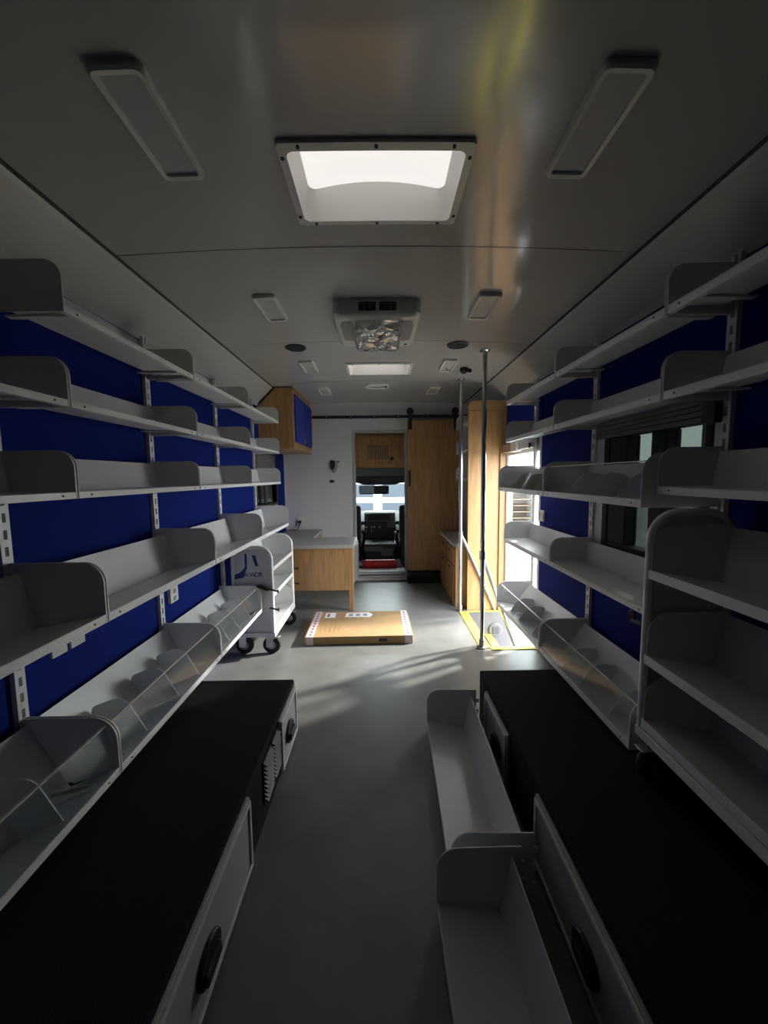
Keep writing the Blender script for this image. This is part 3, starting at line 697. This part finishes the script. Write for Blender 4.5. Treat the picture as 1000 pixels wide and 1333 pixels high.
lc = thing('low_cabinet', 'low oak cabinet with grey top and drawers behind the grab pole', 'cabinet', (.88, 3.9, 0))
B(.692, 1.11, 3.52, 4.33, .0, .575).build('body', 'oak', lc, .002)
MB().prism([(.668, 3.56), (.70, 3.495), (1.11, 3.495), (1.11, 4.33), (.668, 4.33)], 'z', .575, .607).build('top', 'laminate_grey', lc, .004)
for a, b, z0, z1 in ((3.55, 3.92, .40, .55), (3.55, 3.92, .06, .385), (3.94, 4.31, .40, .55), (3.94, 4.31, .06, .385)):
    d = B(.676, .692, a, b, z0, z1).build('drawer' if z0 > .2 else 'door', 'oak_dark', lc, .003)
    B(.668, .676, (a+b)/2-.03, (a+b)/2+.03, z1-.05, z1-.03).build('finger_pull', 'black_plastic', d, .002)
wp = thing('partition_panel', 'tall oak partition board with rounded corner beside the stepwell', 'panel', (.93, 3.44, 0))
MB().prism([(.782, .0), (1.114, .0), (1.114, 1.80), (.782, 1.80)], 'y', 3.425, 3.45).build('board', 'oak', wp, .002)
MB().prism([(.782, 1.803), (1.114, 1.803), (1.114, 1.885)]+arc(.832, 1.835, .05, 90, 180, 6), 'y', 3.427, 3.45).build('cap_board', 'oak_horizontal', wp, .002)
B(1.06, 1.114, 3.405, 3.425, .0, 1.80).build('edge_strip', 'oak_dark', wp, .003)
disp = make_shelf('', .52, .333, .022, (.05, .02), (.025, .13), .14, .05)
for k, z in enumerate((1.70, 1.45, 1.185)):
    nm = ['top', 'middle', 'lowest'][k]
    place(disp, (1.118, 3.47, z), R(90), f'white steel shelf over the low oak cabinet, {nm} of three', 'shelves over the low cabinet')

# flat carton
bx = thing('cardboard_box', 'long flat cardboard carton with printed white tape lying on the floor', 'box', (-.176, 3.0, 0))
bx.rotation_euler = (0, 0, R(.8))
ORG[bx.name] = Vector((-.176, 3.0, 0))
bm_ = B(-.577, .223, 2.735, 3.262, .002, .064).build('carton', 'cardboard', bx, .004)
for x in (-.565, .163):
    tp = MB().box(x, x+.052, 2.733, 3.264, .064, .0655).box(x, x+.052, 2.7325, 2.735, .002, .0655).build('tape', 'tape_pink', bx)
    for k in range(9): B(x+.018, x+.034, 2.76+.055*k, 2.79+.055*k, .0655, .066).build('tape_print', 'tape_print', tp)
lb = B(-.478, -.392, 3.12, 3.235, .064, .0648).build('shipping_label', 'paper_white', bx); B(-.462, -.44, 3.14, 3.215, .0648, .0653).build('label_print', 'tape_print', lb)
lb = MB().prism([(-.31, 3.13), (-.10, 3.12), (-.075, 3.18), (-.11, 3.235), (-.30, 3.225)], 'z', .064, .0648).build('packing_slip', 'paper_white', bx)
for k in range(3): B(-.28+.06*k, -.245+.06*k, 3.15, 3.20, .0648, .0653).build('label_print', 'plastic_grey', lb)
for k in range(5): B(-.48+.035*k, -.472+.035*k, 2.83, 3.02, .064, .0644).build('printed_line', 'oak_dark', bx)
B(-.03, .03, 2.7335, 2.7352, .02, .045).build('printed_mark', 'ink', bx)

# ================================================================== driver's cab
X2 = XW+.05
CS = struct(B(-X2, X2, YB+.05, 6.6, -.06, .04).build('floor_cab', 'cab_grey'))
struct(B(-X2, X2, YB+.05, 6.6, 1.95, 2.0).build('ceiling_cab', 'cab_grey'))
struct(B(-X2, -X2+.05, YB+.05, 6.6, .04, 1.95).build('wall_cab_left', 'cab_grey'))
struct(B(X2-.05, X2, YB+.05, 6.6, .04, 1.95).build('wall_cab_right', 'cab_grey'))
struct(MB().box(-X2, X2, 6.4, 6.6, .04, .62).box(-X2, X2, 6.4, 6.6, 1.6, 1.95).box(-X2, -1.02, 6.4, 6.6, .62, 1.6).box(1.02, X2, 6.4, 6.6, .62, 1.6).build('wall_cab_front', 'cab_grey'))
w3 = MB().box(-1.02, -.99, 6.42, 6.5, .62, 1.6).box(.99, 1.02, 6.42, 6.5, .62, 1.6).box(-.99, .99, 6.42, 6.5, .62, .65).box(-.99, .99, 6.42, 6.5, 1.57, 1.6)
W3 = struct(w3.build('window_3', 'black_plastic')); B(-.99, .99, 6.45, 6.456, .65, 1.57).build('pane', 'windshield_glass', W3)
MB().tube([(-.02, 6.53, .70), (-.10, 6.54, 1.06)], .007, 8).build('wiper', 'black_plastic', W3)
B(DX0, DX1, YB+.07, YB+.225, .04, .09).build('sill_plate', 'plastic_white', CS, .003)
oc = thing('overhead_cabinet', 'oak overhead cabinet with slotted vent above the driver cab opening', 'cabinet', (0, 4.85, 1.34))
B(-.5, .5, 4.80, 5.2, 1.345, 1.94).build('body', 'oak_dark', oc, .002)
dr = B(-.262, .245, 4.785, 4.80, 1.365, 1.735).build('door', 'oak', oc, .003)
m = MB(); m.box(-.262, -.22, 4.776, 4.785, 1.365, 1.735).box(.203, .245, 4.776, 4.785, 1.365, 1.735).box(-.22, .203, 4.776, 4.785, 1.365, 1.405).box(-.22, .203, 4.776, 4.785, 1.69, 1.735)
m.build('door_frame', 'oak', dr, .003)
for k in range(12): B(-.155+.0225*k, -.147+.0225*k, 4.782, 4.786, 1.44+.03*(k % 2)*.4, 1.62).build('vent_slot', 'ink', dr)
MB().cyl((.145, 4.772, 1.455), (0, .014, 0), .022, 14).build('knob', 'black_plastic', dr)
B(-.5, .5, 4.83, 5.15, 1.245, 1.343).build('valance', 'cab_grey', oc, .004)
vz = thing('sun_visor', 'black sun visor strip above the windshield', 'visor', (0, 5.3, 1.2))
MB().prism([(-.42, 1.248), (-.42, 1.17), (-.28, 1.14), (-.22, 1.12), (.20, 1.12), (.26, 1.14), (.42, 1.16), (.42, 1.248)], 'y', 5.27, 5.30).build('panel', 'black_plastic', vz, .006)
B(-.13, .13, 5.262, 5.27, 1.135, 1.205).build('pocket', 'dash_black', vz, .003)
for x in (-.35, .35): MB().tube([(x, 5.30, 1.21), (x, 5.33, 1.24), (x, 5.33, 1.948)], .008, 8).build('arm', 'black_plastic', vz)
rm = thing('rear_view_mirror', 'wide black mirror in the cab, its pale blue reflection painted on one half', 'mirror', (-.1, 5.9, 1.03))
MB().prism(rrect(-.33, .13, .965, 1.10, .03), 'y', 5.88, 5.905).build('housing', 'black_plastic', rm, .004)
B(-.315, -.10, 5.874, 5.88, .98, 1.085).build('mirror_glass', 'bluegrey', rm, .002)  # reflection put in as a pale blue base colour
MB().tube([(-.1, 5.905, 1.03), (-.1, 5.95, 1.1), (-.1, 5.97, 1.948)], .01, 8).build('stem', 'black_plastic', rm)
def seat(cx, label):
    t = thing('driver_seat', label, 'seat', (cx, 5.2, .04), 'cab seats')
    B(cx-.20, cx+.20, 5.0, 5.5, .04, .30).build('pedestal', 'dash_black', t, .02)
    B(cx-.24, cx+.24, 4.98, 5.52, .30, .43).build('cushion', 'seat_black', t, .04)
    MB().prism([(4.98, .40), (5.10, .40), (5.06, .86), (4.96, .86)], 'x', cx-.24, cx+.24).build('backrest', 'seat_black', t, .035)
    B(cx-.13, cx+.13, 4.97, 5.05, .88, 1.05).build('headrest', 'seat_black', t, .03)
    ix = cx-.25*(1 if cx > 0 else -1); 
    MB().tube([(ix, 5.1, .50), (ix, 5.2, .53), (ix, 5.42, .53)], .026, 10).build('armrest', 'seat_black', t, smooth=True)
seat(-.50, 'black high-back seat in the cab on the desk side'); seat(.48, 'black high-back seat in the cab on the entry-door side')
ds = thing('dashboard', 'black dashboard with centre stack, switches and cup holders in the cab', 'dashboard', (0, 6.0, .04))
MB().prism([(5.85, .04), (6.38, .04), (6.38, .64), (6.1, .66), (5.85, .55)], 'x', -1.1, 1.1).build('body', 'dash_black', ds, .01)
st = MB().prism([(5.72, .30), (6.05, .30), (6.05, .70), (5.80, .70), (5.74, .52)], 'x', -.25, .22).build('centre_stack', 'dash_black', ds, .012)
B(-.235, .205, 5.752, 5.79, .555, .69).build('display_hood', 'dash_grey', st, .008); B(-.20, .14, 5.746, 5.753, .58, .67).build('screen', 'dash_black', st, .002)
for x in (-.23, -.15, -.11, -.03): B(x, x+.02, 5.722, 5.735, .465, .495).build('switch', 'plastic_white', st, .002)
for x in (-.23, -.15): B(x, x+.012, 5.715, 5.73, .41, .44).build('switch', 'plastic_white', st, .002)
B(.09, .22, 5.71, 5.74, .47, .56).build('tablet', 'dash_grey', ds, .006)
ec = thing('engine_cover', 'black engine cover with cup holders and gear lever between the cab seats', 'engine cover', (0, 5.5, .04))
eg = B(-.235, .215, 5.25, 5.70, .04, .31).build('cover', 'dash_black', ec, .03)
for x, y in ((-.09, 5.42), (.15, 5.55)): MB().lathe([(.052, 0), (.056, .012), (.046, .014), (.044, .002)], (x, y, .305), 'z', 20).build('cup_holder', 'rubber', eg, smooth=True)
B(-.24, .02, 5.24, 5.30, .20, .27).build('tray', 'dash_grey', eg, .01); B(.0, .16, 5.235, 5.26, .14, .24).build('vent', 'dash_grey', eg, .004)
MB().tube([(.16, 5.40, .30), (.195, 5.36, .36), (.20, 5.34, .44)], .01, 8).build('gear_lever', 'zinc', eg); MB().lathe([(.002, -.02), (.018, -.012), (.02, 0), (.014, .015), (.002, .02)], (.20, 5.34, .45), 'z', 12).build('gear_knob', 'plastic_white', eg, smooth=True)
fe = thing('fire_extinguisher', 'red fire extinguisher lying on the cab floor behind the sill', 'fire extinguisher', (-.03, 4.8, .1))
MB().lathe([(.018, -.222), (.03, -.215), (.056, -.19), (.06, -.17), (.06, .19), (.05, .212), (.02, .218)], (-.02, 4.80, .125), 'x', 24).build('cylinder', 'red_paint', fe, smooth=True)
MB().lathe([(.016, -.26), (.02, -.25), (.02, -.222)], (-.02, 4.80, .125), 'x', 14).build('valve', 'zinc', fe, smooth=True)
MB().box(-.30, -.275, 4.79, 4.81, .10, .15).box(-.335, -.27, 4.79, 4.81, .14, .152).build('handle', 'tape_pink', fe, .003)
MB().tube([(-.275, 4.79, .11), (-.255, 4.75, .09), (-.21, 4.738, .078), (-.17, 4.74, .07)], .008, 8).build('hose', 'black_plastic', fe, smooth=True)

# ================================================================== outside
struct(B(-30, 30, -20, 40, -.80, -.75).build('ground', 'concrete'))
gd = thing('low_cut_garage_door', 'white garage door with blue-grey panels beyond the windshield, cut low for sky light', 'barrier', (0, 10, -.75))
B(-4, 4, 10.0, 10.1, -.75, 1.15).build('slab', 'garage_white', gd)  # garage door cut low so that sky light enters the windshield
for z0, z1 in ((-.45, .0), (.26, .56), (.70, 1.05)):
    for i in range(6): B(-3.8+1.28*i, -3.8+1.28*i+1.05, 9.97, 10.0, z0, z1).build('panel', 'garage_blue', gd, .01)
sp = thing('slatted_shelter', 'white shed wall with a recessed tan slatted rack outside the side door', 'shed', (2.5, 6.8, -.75))
m = MB(); m.box(1.9, 2.26, 6.6, 7.0, -.75, 2.2).box(2.66, 4.2, 6.6, 7.0, -.75, 2.2).box(2.26, 2.66, 6.6, 7.0, -.75, .40).box(2.26, 2.66, 6.6, 7.0, 1.0, 2.2)
m.build('wall', 'garage_white', sp); B(2.26, 2.66, 6.95, 7.0, .40, 1.0).build('backboard', 'tan_paint', sp)
for k in range(5): B(2.262, 2.658, 6.68, 6.95, .47+.11*k, .487+.11*k).build('slat', 'tan_paint', sp, .003)
# flood lamp on a stand in the yard: throws the beam that comes in through the side door
fp = thing('flood_lamp', 'yellow flood lamp on a tall stand in the yard outside the side door', 'lamp', (3.25, 3.87, -.75))
MB().tube([(3.25, 3.87, -.75), (3.25, 3.87, 2.35)], .02, 10).build('pole', 'black_metal', fp, smooth=True)
MB().lathe([(.25, 0), (.25, .03), (.03, .05)], (3.25, 3.87, -.75), 'z', 20).build('base', 'black_metal', fp)
Ml = Matrix.Translation((3.25, 3.87, 2.42)) @ Matrix.Rotation(R(26), 4, 'Z')
MB().box(-.03, .04, -.16, .16, -.11, .11, Ml).build('housing', 'yellow_nosing', fp, .01)
ld = bpy.data.lights.new('flood_light', 'SPOT'); ld.energy = 2300; ld.spot_size = R(75); ld.spot_blend = .3; ld.shadow_soft_size = .09; ld.color = (1.0, .95, .88)
lo = bpy.data.objects.new('flood_light', ld); COL.objects.link(lo); lo.location = (3.12, 3.81, 2.40); lo.rotation_euler = Vector((-2.6, -1.3, -2.0)).to_track_quat('-Z', 'Y').to_euler()
